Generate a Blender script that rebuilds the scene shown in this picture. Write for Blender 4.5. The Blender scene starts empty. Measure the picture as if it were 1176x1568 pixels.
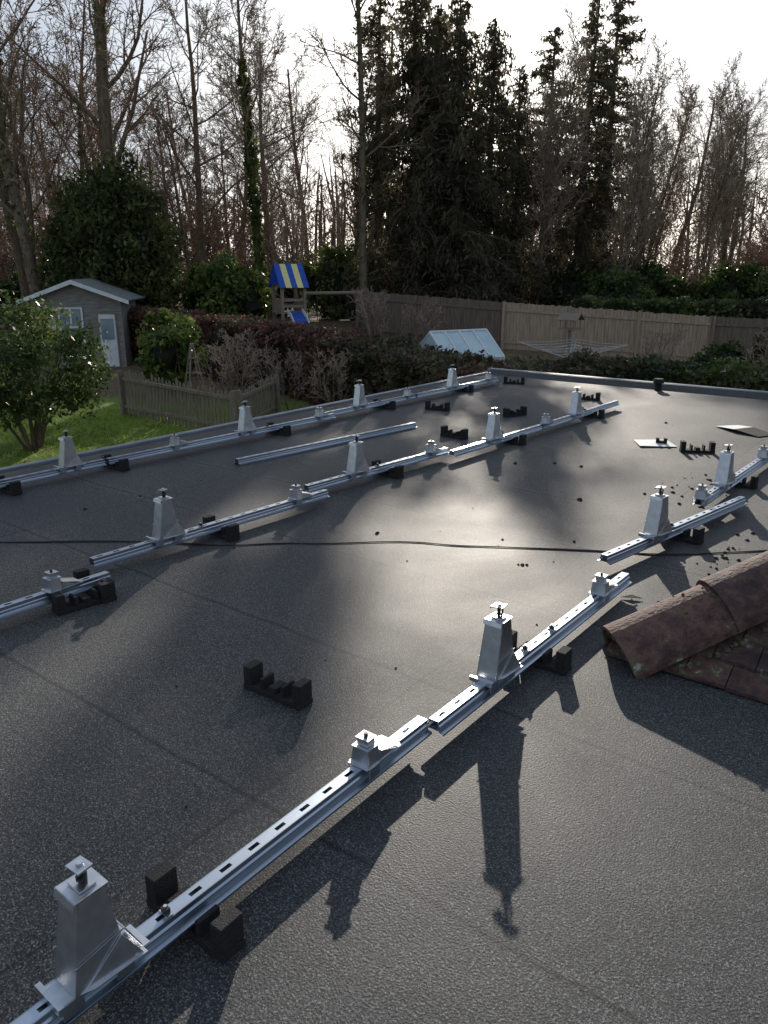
import bpy, bmesh, math, random
import numpy as np
from mathutils import Vector, Matrix, noise
random.seed(7); rng=np.random.default_rng(11)
scene=bpy.context.scene
COL=scene.collection
# ------------------------------------------------------------------ frames
# world x/y = roof axes (y runs along the mounting rails). The garden is laid out on
# a survey frame turned 37.6 deg from the roof.
YAW=math.radians(37.6); cY,sY=math.cos(YAW),math.sin(YAW)
def G(X,Y,z=None):
    if z is None: z=gz(Y)
    return Vector((X*cY-Y*sY, X*sY+Y*cY, z))
def gz(Y):
    t=min(1,max(0,(Y-25)/17)); return -2.1+1.1*t*t*(3-2*t)
# ------------------------------------------------------------------ materials
def new_mat(name):
    m=bpy.data.materials.new(name); m.use_nodes=True
    nt=m.node_tree; b=nt.nodes['Principled BSDF']; return m,nt,b
def N(nt,t,**k):
    n=nt.nodes.new(t)
    for a,v in k.items(): setattr(n,a,v)
    return n
def ramp(nt,stops,interp='LINEAR'):
    r=N(nt,'ShaderNodeValToRGB'); e=r.color_ramp; e.interpolation=interp
    while len(e.elements)<len(stops): e.elements.new(.5)
    for el,(p,c) in zip(e.elements,stops):
        el.position=p; el.color=(*c,1) if len(c)==3 else c
    return r
def noise_mat(name,c1,c2,scale=8,rough=.7,metal=0,bump=.0,detail=3,bscale=None,spec=None,stretch=None):
    m,nt,b=new_mat(name)
    tc=N(nt,'ShaderNodeTexCoord'); no=N(nt,'ShaderNodeTexNoise'); no.inputs['Scale'].default_value=scale; no.inputs['Detail'].default_value=detail
    src=tc.outputs['Object']
    if stretch:
        mp=N(nt,'ShaderNodeMapping'); mp.inputs['Scale'].default_value=stretch; nt.links.new(src,mp.inputs['Vector']); src=mp.outputs['Vector']
    nt.links.new(src,no.inputs['Vector'])
    r=ramp(nt,[(.3,c1),(.7,c2)]); nt.links.new(no.outputs['Fac'],r.inputs['Fac']); nt.links.new(r.outputs['Color'],b.inputs['Base Color'])
    b.inputs['Roughness'].default_value=rough; b.inputs['Metallic'].default_value=metal
    if spec is not None: b.inputs['Specular IOR Level'].default_value=spec
    if bump:
        n2=N(nt,'ShaderNodeTexNoise'); n2.inputs['Scale'].default_value=bscale or scale*3; nt.links.new(src,n2.inputs['Vector'])
        bp=N(nt,'ShaderNodeBump'); bp.inputs['Strength'].default_value=bump; bp.inputs['Distance'].default_value=.02
        nt.links.new(n2.outputs['Fac'],bp.inputs['Height']); nt.links.new(bp.outputs['Normal'],b.inputs['Normal'])
    return m
def leaf_mat(name,cols,trans=.35,rough=.5):
    m,nt,b=new_mat(name)
    g=N(nt,'ShaderNodeNewGeometry'); k=len(cols)
    r=ramp(nt,[(i/max(1,k-1),c) for i,c in enumerate(cols)])
    tc=N(nt,'ShaderNodeTexCoord'); no=N(nt,'ShaderNodeTexNoise'); no.inputs['Scale'].default_value=1.3; no.inputs['Detail'].default_value=0; nt.links.new(tc.outputs['Object'],no.inputs['Vector'])
    mx=N(nt,'ShaderNodeMath',operation='MULTIPLY_ADD'); mx.inputs[1].default_value=.55
    sb=N(nt,'ShaderNodeMath',operation='MULTIPLY_ADD'); sb.inputs[1].default_value=1.6; sb.inputs[2].default_value=-.55
    nt.links.new(no.outputs['Fac'],sb.inputs[0])
    nt.links.new(g.outputs['Random Per Island'],mx.inputs[0]); nt.links.new(sb.outputs[0],mx.inputs[2])
    nt.links.new(mx.outputs[0],r.inputs['Fac']); nt.links.new(r.outputs['Color'],b.inputs['Base Color'])
    b.inputs['Roughness'].default_value=rough; b.inputs['Specular IOR Level'].default_value=.35
    tr=N(nt,'ShaderNodeBsdfTranslucent'); nt.links.new(r.outputs['Color'],tr.inputs['Color'])
    ms=N(nt,'ShaderNodeMixShader'); ms.inputs[0].default_value=trans
    nt.links.new(b.outputs[0],ms.inputs[1]); nt.links.new(tr.outputs[0],ms.inputs[2])
    nt.links.new(ms.outputs[0],nt.nodes['Material Output'].inputs['Surface'])
    return m
M={}
M['alu']=noise_mat('aluminium',(.54,.56,.60),(.70,.72,.75),22,.36,1.0,.03)
M['alu_rail']=noise_mat('rail_aluminium',(.42,.48,.56),(.56,.62,.70),12,.34,1.0,.02,stretch=(1,.1,1))
M['black']=noise_mat('black_bolt',(.015,.015,.015),(.03,.03,.03),40,.4)
M['rubber']=noise_mat('recycled_rubber',(.006,.006,.007),(.026,.026,.028),140,.85,0,.6,bscale=260)
M['bark']=noise_mat('bark',(.085,.060,.042),(.21,.155,.11),6,.9,0,.5,stretch=(2,2,.4))
M['twig']=noise_mat('twig_bark',(.20,.125,.085),(.34,.23,.16),1.5,.85,detail=0)
M['twig2']=noise_mat('twig_bark_pale',(.27,.20,.145),(.43,.34,.26),1.5,.85,detail=0)
M['ivy']=leaf_mat('ivy_leaf',[(.03,.045,.010),(.10,.14,.025),(.21,.25,.06)],.5)
M['conifer']=leaf_mat('conifer_needles',[(.055,.048,.030),(.11,.10,.06),(.19,.165,.095)],.55,.65)  # needle colours lifted to greyish brown; haze over the trees painted in
M['conifer_g']=leaf_mat('cypress_foliage',[(.024,.036,.013),(.065,.085,.026),(.16,.19,.06)],.42,.6)
M['laurel']=leaf_mat('laurel_leaf',[(.03,.06,.015),(.11,.16,.035),(.32,.37,.11)],.5,.35)
M['rhodo']=leaf_mat('rhododendron_leaf',[(.02,.04,.012),(.05,.085,.022),(.14,.19,.05)],.38,.35)
M['sap']=leaf_mat('garden_tree_leaf',[(.03,.05,.016),(.075,.11,.033),(.20,.24,.08)],.48,.36)
M['hedge']=leaf_mat('hedge_leaf',[(.03,.034,.016),(.06,.07,.028),(.09,.065,.045),(.17,.18,.09)],.38,.5)
M['hedge2']=leaf_mat('copper_hedge_leaf',[(.065,.026,.026),(.15,.062,.052),(.23,.11,.09),(.13,.10,.055)],.42,.45)
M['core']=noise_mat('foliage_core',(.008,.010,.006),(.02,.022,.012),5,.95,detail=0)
M['timber']=noise_mat('weathered_timber',(.16,.125,.095),(.33,.27,.21),5,.85,0,.3,stretch=(8,8,.6))
M['shedwood']=noise_mat('weathered_shed_boards',(.16,.15,.14),(.34,.32,.30),5,.85,0,.3,stretch=(.6,8,8))
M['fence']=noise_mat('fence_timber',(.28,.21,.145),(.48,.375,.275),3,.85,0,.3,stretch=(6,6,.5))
M['fence_dark']=noise_mat('fence_timber_dark',(.12,.09,.07),(.22,.17,.13),3,.85,0,.3,stretch=(6,6,.5))  # darker copy of the fence timber; carries the left run's shade as colour
M['white']=noise_mat('white_paint',(.62,.64,.66),(.78,.79,.8),6,.45)
M['blue']=noise_mat('blue_fabric',(.01,.06,.38),(.015,.09,.48),6,.5)
M['yellow']=noise_mat('yellow_fabric',(.75,.66,.25),(.8,.74,.35),6,.5)
M['brick']=noise_mat('brick_wall',(.16,.07,.045),(.28,.14,.09),14,.9,0,.3)
M['felt_shed']=noise_mat('shed_felt',(.12,.13,.13),(.24,.25,.25),12,.8)
M['trim']=noise_mat('roof_edge_trim',(.14,.16,.19),(.24,.27,.31),5,.45)
M['glassy']=noise_mat('polycarbonate_panel',(.40,.54,.60),(.55,.68,.73),2,.25)
M['darkglass']=noise_mat('window_pane',(.16,.22,.27),(.30,.38,.44),1.5,.1)
M['cable']=noise_mat('cable_sheath',(.006,.006,.007),(.012,.012,.013),20,.6)
M['moss_and_shade']=noise_mat('moss_debris',(.02,.014,.008),(.06,.045,.02),60,.95)
M['paper']=noise_mat('white_sheet',(.6,.6,.6),(.72,.72,.72),3,.6)
M['mortar']=noise_mat('mossy_mortar',(.05,.045,.02),(.17,.14,.07),30,.95,0,.5)
# roof felt
def felt():
    m,nt,b=new_mat('mineral_roofing_felt')
    L=nt.links.new
    tc=N(nt,'ShaderNodeTexCoord'); P=tc.outputs['Object']
    vor=N(nt,'ShaderNodeTexVoronoi'); vor.inputs['Scale'].default_value=300; L(P,vor.inputs['Vector'])
    fine=N(nt,'ShaderNodeTexNoise'); fine.inputs['Scale'].default_value=150; fine.inputs['Detail'].default_value=1; L(P,fine.inputs['Vector'])
    vs=N(nt,'ShaderNodeSeparateXYZ'); L(vor.outputs['Color'],vs.inputs[0])
    ma=N(nt,'ShaderNodeMath',operation='MULTIPLY'); ma.inputs[1].default_value=.6; L(vs.outputs[0],ma.inputs[0])
    mb=N(nt,'ShaderNodeMath',operation='MULTIPLY_ADD'); mb.inputs[1].default_value=.6; L(fine.outputs['Fac'],mb.inputs[0]); L(ma.outputs[0],mb.inputs[2])
    r=ramp(nt,[(.30,(.016,.018,.021)),(.56,(.040,.043,.047)),(.76,(.070,.073,.077)),(.92,(.22,.22,.218))]); L(mb.outputs[0],r.inputs['Fac'])
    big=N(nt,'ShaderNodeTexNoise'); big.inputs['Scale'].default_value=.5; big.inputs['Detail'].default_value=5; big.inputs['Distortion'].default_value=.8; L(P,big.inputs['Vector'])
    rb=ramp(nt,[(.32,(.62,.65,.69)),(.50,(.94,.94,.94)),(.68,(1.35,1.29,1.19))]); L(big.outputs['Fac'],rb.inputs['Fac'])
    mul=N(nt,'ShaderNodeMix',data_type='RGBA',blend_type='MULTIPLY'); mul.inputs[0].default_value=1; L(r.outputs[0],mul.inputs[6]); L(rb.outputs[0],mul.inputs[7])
    sep=N(nt,'ShaderNodeSeparateXYZ'); wob=N(nt,'ShaderNodeTexNoise'); wob.inputs['Scale'].default_value=2.2; wob.inputs['Detail'].default_value=1; L(P,wob.inputs['Vector'])
    L(P,sep.inputs[0])
    def seam(axis,period,wamp,stops):
        wa=N(nt,'ShaderNodeMath',operation='MULTIPLY_ADD'); wa.inputs[1].default_value=wamp; L(wob.outputs['Fac'],wa.inputs[0]); L(sep.outputs[axis],wa.inputs[2])
        sc=N(nt,'ShaderNodeMath',operation='DIVIDE'); sc.inputs[1].default_value=period; L(wa.outputs[0],sc.inputs[0])
        fr=N(nt,'ShaderNodeMath',operation='FRACT'); L(sc.outputs[0],fr.inputs[0])
        d=N(nt,'ShaderNodeMath',operation='SUBTRACT'); d.inputs[1].default_value=.5; L(fr.outputs[0],d.inputs[0])
        ab=N(nt,'ShaderNodeMath',operation='ABSOLUTE'); L(d.outputs[0],ab.inputs[0])
        rs=ramp(nt,stops); L(ab.outputs[0],rs.inputs['Fac']); return rs
    rs=seam(1,.93,.05,[(0,(.35,.37,.4)),(.005,(.5,.5,.5)),(.010,(1,1,1)),(.03,(1.2,1.2,1.2)),(.08,(1,1,1))]); rsx=seam(0,3.1,.06,[(0,(.4,.4,.42)),(.0018,(.5,.5,.5)),(.0035,(1,1,1))])
    m2=N(nt,'ShaderNodeMix',data_type='RGBA',blend_type='MULTIPLY'); m2.inputs[0].default_value=.85; L(mul.outputs[2],m2.inputs[6]); L(rs.outputs[0],m2.inputs[7])
    m3=N(nt,'ShaderNodeMix',data_type='RGBA',blend_type='MULTIPLY'); m3.inputs[0].default_value=.85; L(m2.outputs[2],m3.inputs[6]); L(rsx.outputs[0],m3.inputs[7])
    L(m3.outputs[2],b.inputs['Base Color'])
    b.inputs['Specular IOR Level'].default_value=.32
    rr=ramp(nt,[(.35,(.56,.56,.56)),(.65,(.72,.72,.72))]); L(big.outputs['Fac'],rr.inputs['Fac']); L(rr.outputs[0],b.inputs['Roughness'])
    bp=N(nt,'ShaderNodeBump'); bp.inputs['Strength'].default_value=.8; bp.inputs['Distance'].default_value=.0035
    L(mb.outputs[0],bp.inputs['Height'])
    bp2=N(nt,'ShaderNodeBump'); bp2.inputs['Strength'].default_value=.3; bp2.inputs['Distance'].default_value=.03; L(wob.outputs['Fac'],bp2.inputs['Height']); L(bp2.outputs[0],bp.inputs['Normal'])
    L(bp.outputs[0],b.inputs['Normal'])
    return m
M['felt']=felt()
def tile_mat(name,k=1.0):
    m,nt,b=new_mat(name); L=nt.links.new
    tc=N(nt,'ShaderNodeTexCoord'); g=N(nt,'ShaderNodeNewGeometry')
    no=N(nt,'ShaderNodeTexNoise'); no.inputs['Scale'].default_value=11; no.inputs['Detail'].default_value=8; no.inputs['Roughness'].default_value=.72; L(tc.outputs['Object'],no.inputs['Vector'])
    r=ramp(nt,[(.3,(.030*k,.020*k,.020*k)),(.47,(.095*k,.052*k,.048*k)),(.56,(.16*k,.092*k,.075*k)),(.61,(.13*k,.12*k,.075*k)),(.68,(.34,.33,.30))]); L(no.outputs['Fac'],r.inputs[0])
    rv=ramp(nt,[(0,(.65,.65,.7)),(1,(1.25,1.15,1.1))]); L(g.outputs['Random Per Island'],rv.inputs[0])
    mul=N(nt,'ShaderNodeMix',data_type='RGBA',blend_type='MULTIPLY'); mul.inputs[0].default_value=1; L(r.outputs[0],mul.inputs[6]); L(rv.outputs[0],mul.inputs[7]); L(mul.outputs[2],b.inputs['Base Color'])
    b.inputs['Roughness'].default_value=.8
    n2=N(nt,'ShaderNodeTexNoise'); n2.inputs['Scale'].default_value=60; n2.inputs['Detail'].default_value=5; L(tc.outputs['Object'],n2.inputs['Vector'])
    bp=N(nt,'ShaderNodeBump'); bp.inputs['Strength'].default_value=.8; bp.inputs['Distance'].default_value=.01; L(n2.outputs[0],bp.inputs['Height']); L(bp.outputs[0],b.inputs['Normal'])
    return m
M['tile']=tile_mat('clay_roof_tile',.6); M['hip']=tile_mat('clay_hip_tile',.8)
def ground_mat():
    m,nt,b=new_mat('garden_ground'); L=nt.links.new
    tc=N(nt,'ShaderNodeTexCoord'); P=tc.outputs['Object']
    a=N(nt,'ShaderNodeTexNoise'); a.inputs['Scale'].default_value=9; a.inputs['Detail'].default_value=6; L(P,a.inputs['Vector'])
    lawn=ramp(nt,[(.3,(.08,.13,.012)),(.55,(.15,.22,.02)),(.75,(.24,.31,.04))]); L(a.outputs[0],lawn.inputs[0])
    lit=ramp(nt,[(.3,(.06,.04,.024)),(.55,(.15,.10,.055)),(.75,(.29,.20,.11))]); L(a.outputs[0],lit.inputs[0])
    vt=N(nt,'ShaderNodeVectorMath',operation='DOT_PRODUCT'); vt.inputs[1].default_value=(-sY,cY,0); L(P,vt.inputs[0])
    e=N(nt,'ShaderNodeTexNoise'); e.inputs['Scale'].default_value=.35; L(P,e.inputs['Vector'])
    ad=N(nt,'ShaderNodeMath',operation='MULTIPLY_ADD'); ad.inputs[1].default_value=6; L(e.outputs[0],ad.inputs[0]); L(vt.outputs['Value'],ad.inputs[2])
    mr=N(nt,'ShaderNodeMapRange'); mr.inputs['From Min'].default_value=24.5; mr.inputs['From Max'].default_value=26.5; L(ad.outputs[0],mr.inputs['Value'])
    mx=N(nt,'ShaderNodeMix',data_type='RGBA'); L(mr.outputs[0],mx.inputs[0]); L(lawn.outputs[0],mx.inputs[6]); L(lit.outputs[0],mx.inputs[7])
    L(mx.outputs[2],b.inputs['Base Color']); b.inputs['Roughness'].default_value=.95
    return m
M['ground']=ground_mat()
# ------------------------------------------------------------------ mesh helpers
def empty(name,loc=(0,0,0)):
    o=bpy.data.objects.new(name,None); o.location=loc; o.empty_display_size=.2; COL.objects.link(o); return o
def link(me,name,parent=None,loc=None,rotz=0,scale=None):
    o=bpy.data.objects.new(name,me); COL.objects.link(o)
    if loc is not None: o.location=loc
    o.rotation_euler[2]=rotz
    if scale is not None: o.scale=scale if hasattr(scale,'__len__') else (scale,)*3
    if parent: o.parent=parent
    return o
class MB:
    def __init__(s): s.v=[];s.f=[];s.m=[];s.mats=[]
    def mi(s,mat):
        if mat not in s.mats: s.mats.append(mat)
        return s.mats.index(mat)
    def add(s,vs,fs,mat):
        o=len(s.v); s.v+= [tuple(v) for v in vs]; k=s.mi(mat)
        for f in fs: s.f.append(tuple(i+o for i in f)); s.m.append(k)
    def hexa(s,vs,mat):
        s.add(vs,[(3,2,1,0),(4,5,6,7),(0,1,5,4),(1,2,6,5),(2,3,7,6),(3,0,4,7)],mat)
    def box(s,x0,x1,y0,y1,z0,z1,mat):
        s.hexa([(x0,y0,z0),(x1,y0,z0),(x1,y1,z0),(x0,y1,z0),(x0,y0,z1),(x1,y0,z1),(x1,y1,z1),(x0,y1,z1)],mat)
    def plate(s,p,th,mat):
        p=[Vector(q) for q in p]; n=(p[1]-p[0]).cross(p[-1]-p[0]).normalized()*th/2
        k=len(p); vs=[q-n for q in p]+[q+n for q in p]
        fs=[tuple(range(k-1,-1,-1)),tuple(range(k,2*k))]+[(i,(i+1)%k,(i+1)%k+k,i+k) for i in range(k)]
        s.add(vs,fs,mat)
    def cyl(s,p0,p1,r0,r1,n,mat,cap=True):
        p0=Vector(p0);p1=Vector(p1);d=(p1-p0).normalized()
        a=d.orthogonal().normalized(); b=d.cross(a)
        vs=[]
        for p,r in((p0,r0),(p1,r1)):
            for i in range(n):
                t=2*math.pi*i/n; vs.append(p+(a*math.cos(t)+b*math.sin(t))*r)
        fs=[(i,(i+1)%n,(i+1)%n+n,i+n) for i in range(n)]
        if cap: fs+=[tuple(range(n-1,-1,-1)),tuple(range(n,2*n))]
        s.add(vs,fs,mat)
    def mesh(s,name,bevel=0,smooth=False):
        me=bpy.data.meshes.new(name); me.from_pydata(s.v,[],s.f)
        for m in s.mats: me.materials.append(M[m])
        me.polygons.foreach_set('material_index',s.m)
        if bevel:
            bm=bmesh.new(); bm.from_mesh(me)
            bmesh.ops.bevel(bm,geom=list(bm.edges),offset=bevel,segments=1,affect='EDGES',clamp_overlap=True)
            bm.to_mesh(me); bm.free()
        if smooth: me.polygons.foreach_set('use_smooth',[True]*len(me.polygons))
        me.update(); return me
def np_mesh(name,V,F,mats,mi=None):
    me=bpy.data.meshes.new(name); n=len(V); k=F.shape[1]
    me.vertices.add(n); me.vertices.foreach_set('co',V.astype(np.float32).ravel())
    me.loops.add(F.size); me.loops.foreach_set('vertex_index',F.astype(np.int32).ravel())
    me.polygons.add(len(F)); me.polygons.foreach_set('loop_start',np.arange(0,F.size,k,dtype=np.int32))
    for m in mats: me.materials.append(M[m])
    if mi is not None: me.polygons.foreach_set('material_index',mi.astype(np.int32))
    me.update(calc_edges=True); me.validate(); return me
def leaves(P,size,r,aspect=.55,droop=0,jit=.5):
    n=len(P); a=r.normal(size=(n,3)); a[:,2]-=droop; a/=np.linalg.norm(a,axis=1)[:,None]
    b=r.normal(size=(n,3)); b-= (a*b).sum(1)[:,None]*a; b/=np.linalg.norm(b,axis=1)[:,None]
    s=size*(1-jit+2*jit*r.random(n))[:,None]
    V=np.stack([P-a*s*.5, P+b*s*aspect*.5, P+a*s*.5, P-b*s*aspect*.5],1).reshape(-1,3)
    F=np.arange(4*n).reshape(-1,4); return V,F
def cat(parts):
    Vs=[];Fs=[];Ms=[];o=0
    for V,F,m in parts:
        Vs.append(V);Fs.append(F+o);Ms.append(np.full(len(F),m));o+=len(V)
    return np.concatenate(Vs),np.concatenate(Fs),np.concatenate(Ms)
def core_blob(rx,ry,rz,seed,sub=3,amp=.25):
    bm=bmesh.new(); bmesh.ops.create_icosphere(bm,subdivisions=sub,radius=1)
    V=[];
    for v in bm.verts:
        n=1+amp*noise.noise(v.co*2+Vector((seed,0,0)))*2
        V.append((v.co.x*rx*n,v.co.y*ry*n,v.co.z*rz*n))
    F=[[q.index for q in f.verts] for f in bm.faces]
    bm.free(); return np.array(V),F
class Tubes:
    def __init__(s): s.V=[];s.F=[];s.n=0;s.mi=[]
    def tube(s,pts,rad,k,mi=0):
        pts=[Vector(p) for p in pts]; d=(pts[-1]-pts[0]).normalized(); a=d.orthogonal().normalized(); b=d.cross(a)
        o=s.n
        for p,r in zip(pts,rad):
            for i in range(k):
                t=2*math.pi*i/k; q=p+(a*math.cos(t)+b*math.sin(t))*r; s.V.append((q.x,q.y,q.z))
        for j in range(len(pts)-1):
            for i in range(k):
                i2=(i+1)%k; s.F.append((o+j*k+i,o+j*k+i2,o+(j+1)*k+i2,o+(j+1)*k+i)); s.mi.append(mi)
        s.n=len(s.V)
def rot_from(d,ang,az):
    a=d.orthogonal().normalized(); b=d.cross(a); r=a*math.cos(az)+b*math.sin(az)
    return (d*math.cos(ang)+r*math.sin(ang)).normalized()
def grow(T,R,p,d,L,r,lev,spec):
    n=spec['seg'][lev]; pts=[p.copy()]; rad=[r]; dirs=[]
    tip=max(spec['rmin'],r*(.25 if lev==0 else .3))
    for i in range(n):
        w=spec['wig'][lev]
        d=(d+Vector((R.gauss(0,w),R.gauss(0,w),R.gauss(0,w)*.6+spec['up'][lev]))).normalized()
        p=p+d*(L/n); pts.append(p.copy()); dirs.append(d.copy()); rad.append(r+(tip-r)*(i+1)/n)
    T.tube(pts,rad,[7,5,4,3,3][lev],0 if lev<2 else 1)
    if lev+1>=len(spec['seg']): return pts
    c=spec['kids'][lev]; az=R.random()*6.28
    for j in range(c):
        f=spec['start'][lev]+(1-spec['start'][lev])*((j+R.random()*.8)/c); f=min(f,.985)
        q=f*n; i=int(q); t=q-i; pp=pts[i].lerp(pts[i+1],t); rr=rad[i]+(rad[i+1]-rad[i])*t
        az+=2.4+R.gauss(0,.4); ang=spec['ang'][lev]*(1+R.gauss(0,.18))
        if lev==0: LL=L*spec['len'][0]*(1.15-f*.75)*R.uniform(.7,1.15)
        else: LL=L*spec['len'][lev]*(1.1-.5*f)*R.uniform(.7,1.2)
        grow(T,R,pp,rot_from(dirs[i],ang,az),LL,max(spec['rmin'],rr*spec['rr'][lev]),lev+1,spec)
    return pts
def bare_tree(name,seed,H,r,kids=(15,7,6,5),start=.35,ang=.85,twig='twig',ivy=0,lenf=.42,up=.06,lean=(0,0),wig=.05,rmin=.011):
    R=random.Random(seed); T=Tubes()
    spec=dict(seg=[10,6,4,3,2],kids=list(kids),start=[start,.2,.15,.1],ang=[ang,.7,.7,.7],len=[lenf,.45,.5,.5],rr=[.42,.55,.6,.7],wig=[wig,.12,.16,.2,.2],up=[.02,up,up,.05,.03],rmin=rmin)
    pts=grow(T,R,Vector((0,0,-.3)),Vector((lean[0],lean[1],1)).normalized(),H,r,0,spec)
    V,F=np.array(T.V),np.array(T.F); mi=np.array(T.mi)
    if ivy:
        rg=np.random.default_rng(seed); P=[]
        tops=len(pts)-1
        for k in range(ivy):
            f=rg.random()**1.2*.75; q=f*tops;i=int(q);c=pts[i].lerp(pts[i+1],q-i)
            rad=.28*(1-f*.5)*(.7+.9*abs(noise.noise(Vector((c.z*1.3,seed,0)))*1.6))
            t=rg.random()*6.28; rr=rad*(.5+.8*rg.random()); P.append((c.x+rr*math.cos(t),c.y+rr*math.sin(t),c.z))
        v,f=leaves(np.array(P),.17,rg,.7); V,F,_=cat([(V,F,0),(v,f,0)]); mi=np.concatenate([mi,np.full(len(f),2)])
    return np_mesh(name,V,F,['bark',twig,'ivy'],mi)
def conifer(name,seed,H,rad,base=.12,mat='conifer',n=12000,droop=.8,sparse=1.0,leaf=.34,trunk=.3,power=.62):
    R=random.Random(seed); rg=np.random.default_rng(seed); T=Tubes()
    T.tube([(0,0,-.3),(R.gauss(0,.1),R.gauss(0,.1),H*.5),(R.gauss(0,.1),0,H)],[trunk,trunk*.6,.03],6)
    P=[];nb=int(H*15*sparse); 
    W=[]
    for i in range(nb):
        f=base+(1-base)*(i+R.random())/nb; z=f*H
        prof=(1-f)**power*(.6+.4*min(1,(f-base)*6+.3))
        L=rad*prof*R.uniform(.35,1.3)+.2; az=R.random()*6.283
        d=Vector((math.cos(az),math.sin(az),R.uniform(.0,.45))); p=Vector((0,0,z)); pts=[p.copy()]
        for s in range(4):
            d.z-=.20*droop; p=p+d.normalized()*(L/4); pts.append(p.copy())
        T.tube(pts,[.035,.03,.022,.016,.01],3,1); W.append((pts,L))
    tot=sum(w[1]**1.3 for w in W)
    for pts,L in W:
        m=int(n*L**1.3/tot); S=.10+.10*L
        q=(rg.random(m)**.7)*3.99; i=q.astype(int); A=np.array([tuple(p) for p in pts]); t=(q-i)[:,None]
        c=A[i]*(1-t)+A[i+1]*t; o=rg.normal(size=(m,3))*np.array([S*.6,S*.6,S]); o[:,2]=-np.abs(o[:,2])*1.3*droop+.06
        P.append(c+o)
    v,f=leaves(np.concatenate(P),leaf,rg,.30,droop=droop*1.6)
    V,F,_=cat([(np.array(T.V),np.array(T.F),0),(v,f,0)]); mi=np.concatenate([np.array(T.mi),np.full(len(f),2)])
    return np_mesh(name,V,F,['bark','twig',mat],mi)
def shrub(name,seed,rx,ry,rz,mat,n=9000,leaf=.14,clumps=60,core=.6,trunk=0,aspect=.55,pointy=0):
    rg=np.random.default_rng(seed)
    c=rg.normal(size=(clumps,3)); c/=np.linalg.norm(c,axis=1)[:,None]; c*= (.50+.47*rg.random(clumps)**.5)[:,None]
    if pointy: 
        k=1-pointy*np.clip((c[:,2]+1)/2,0,1)[:,None]; c[:,:2]*=k
    cr=(.14+.18*rg.random(clumps))
    idx=rg.integers(0,clumps,n); o=rg.normal(size=(n,3)); o/=np.linalg.norm(o,axis=1)[:,None]; o*=(rg.random(n)**.45*cr[idx])[:,None]*1.2
    P=(c[idx]+o)*np.array([rx,ry,rz]); P[:,2]+=rz+trunk; P=P[P[:,2]>.02]
    v,f=leaves(P,leaf,rg,aspect)
    T=Tubes(); R=random.Random(seed)
    for k in range(12):
        e=Vector(c[k]*np.array([rx,ry,rz])*.85)+Vector((0,0,rz+trunk)); 
        b=Vector((R.gauss(0,.06),R.gauss(0,.06),-.2)); mid=b.lerp(e,.45)+Vector((R.gauss(0,.1),R.gauss(0,.1),.1)); w=.022+.012*rx
        T.tube([b,mid,e],[w,w*.7,.012],5)
    V,F,mi=cat([(v,f,0),(np.array(T.V),np.array(T.F),1)]); me=np_mesh(name,V,F,[mat,'bark','core'],mi)
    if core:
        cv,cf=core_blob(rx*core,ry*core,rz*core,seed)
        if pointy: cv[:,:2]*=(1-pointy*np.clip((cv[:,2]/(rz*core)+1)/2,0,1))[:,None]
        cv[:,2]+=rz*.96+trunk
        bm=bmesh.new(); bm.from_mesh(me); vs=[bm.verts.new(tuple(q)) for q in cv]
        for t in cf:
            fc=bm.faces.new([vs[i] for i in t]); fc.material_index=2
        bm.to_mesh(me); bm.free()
    return me
def hedge(name,pts,width,hts,base,mats,n,leaf,seed,thr=.08):
    rg=np.random.default_rng(seed); P=[];Mi=[]
    seg=[(Vector(pts[i]),Vector(pts[i+1])) for i in range(len(pts)-1)]; Ls=[(b-a).length for a,b in seg]; tot=sum(Ls)
    b0=MB()
    for si,((a,b),L) in enumerate(zip(seg,Ls)):
        d=(b-a).normalized(); nrm=Vector((-d.y,d.x)); m=int(n*L/tot); K=max(2,int(L/.5))
        for k in range(m):
            t=rg.random(); top=hts[si]+(hts[si+1]-hts[si])*t; p=a.lerp(b,t); H=top-base
            q=rg.random()
            bmp=.22*noise.noise(Vector((p.x*1.1,p.y*1.1,seed)))+.12*noise.noise(Vector((p.x*4,p.y*4,seed+3)))
            if q<.36: o=(rg.random()-.5)*width; z=top+bmp+rg.normal()*.06
            else:
                sg=1 if q<.68 else -1; z=base+H*rg.random()**.8; 
                o=sg*(width/2+.2*noise.noise(Vector((p.x*2,p.y*2,z*2)))+rg.normal()*.06)
            P.append((p.x+nrm.x*o,p.y+nrm.y*o,z)); Mi.append(0 if noise.noise(Vector((p.x*.35,p.y*.35,z*.2)))+.25*rg.normal()<thr else 1)
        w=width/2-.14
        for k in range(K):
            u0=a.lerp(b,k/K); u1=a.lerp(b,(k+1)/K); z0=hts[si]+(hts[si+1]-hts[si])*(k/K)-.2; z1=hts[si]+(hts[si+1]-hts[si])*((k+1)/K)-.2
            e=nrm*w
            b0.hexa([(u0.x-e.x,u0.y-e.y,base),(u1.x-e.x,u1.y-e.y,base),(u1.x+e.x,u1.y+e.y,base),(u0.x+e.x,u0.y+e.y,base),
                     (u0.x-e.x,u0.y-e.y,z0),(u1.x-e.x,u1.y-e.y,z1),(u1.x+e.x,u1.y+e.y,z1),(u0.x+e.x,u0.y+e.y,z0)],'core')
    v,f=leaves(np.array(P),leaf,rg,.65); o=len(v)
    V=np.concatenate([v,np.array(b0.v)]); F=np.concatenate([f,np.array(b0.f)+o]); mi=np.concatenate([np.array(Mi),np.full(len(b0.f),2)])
    return link(np_mesh(name,V,F,[mats[0],mats[1],'core'],mi),name)
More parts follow.
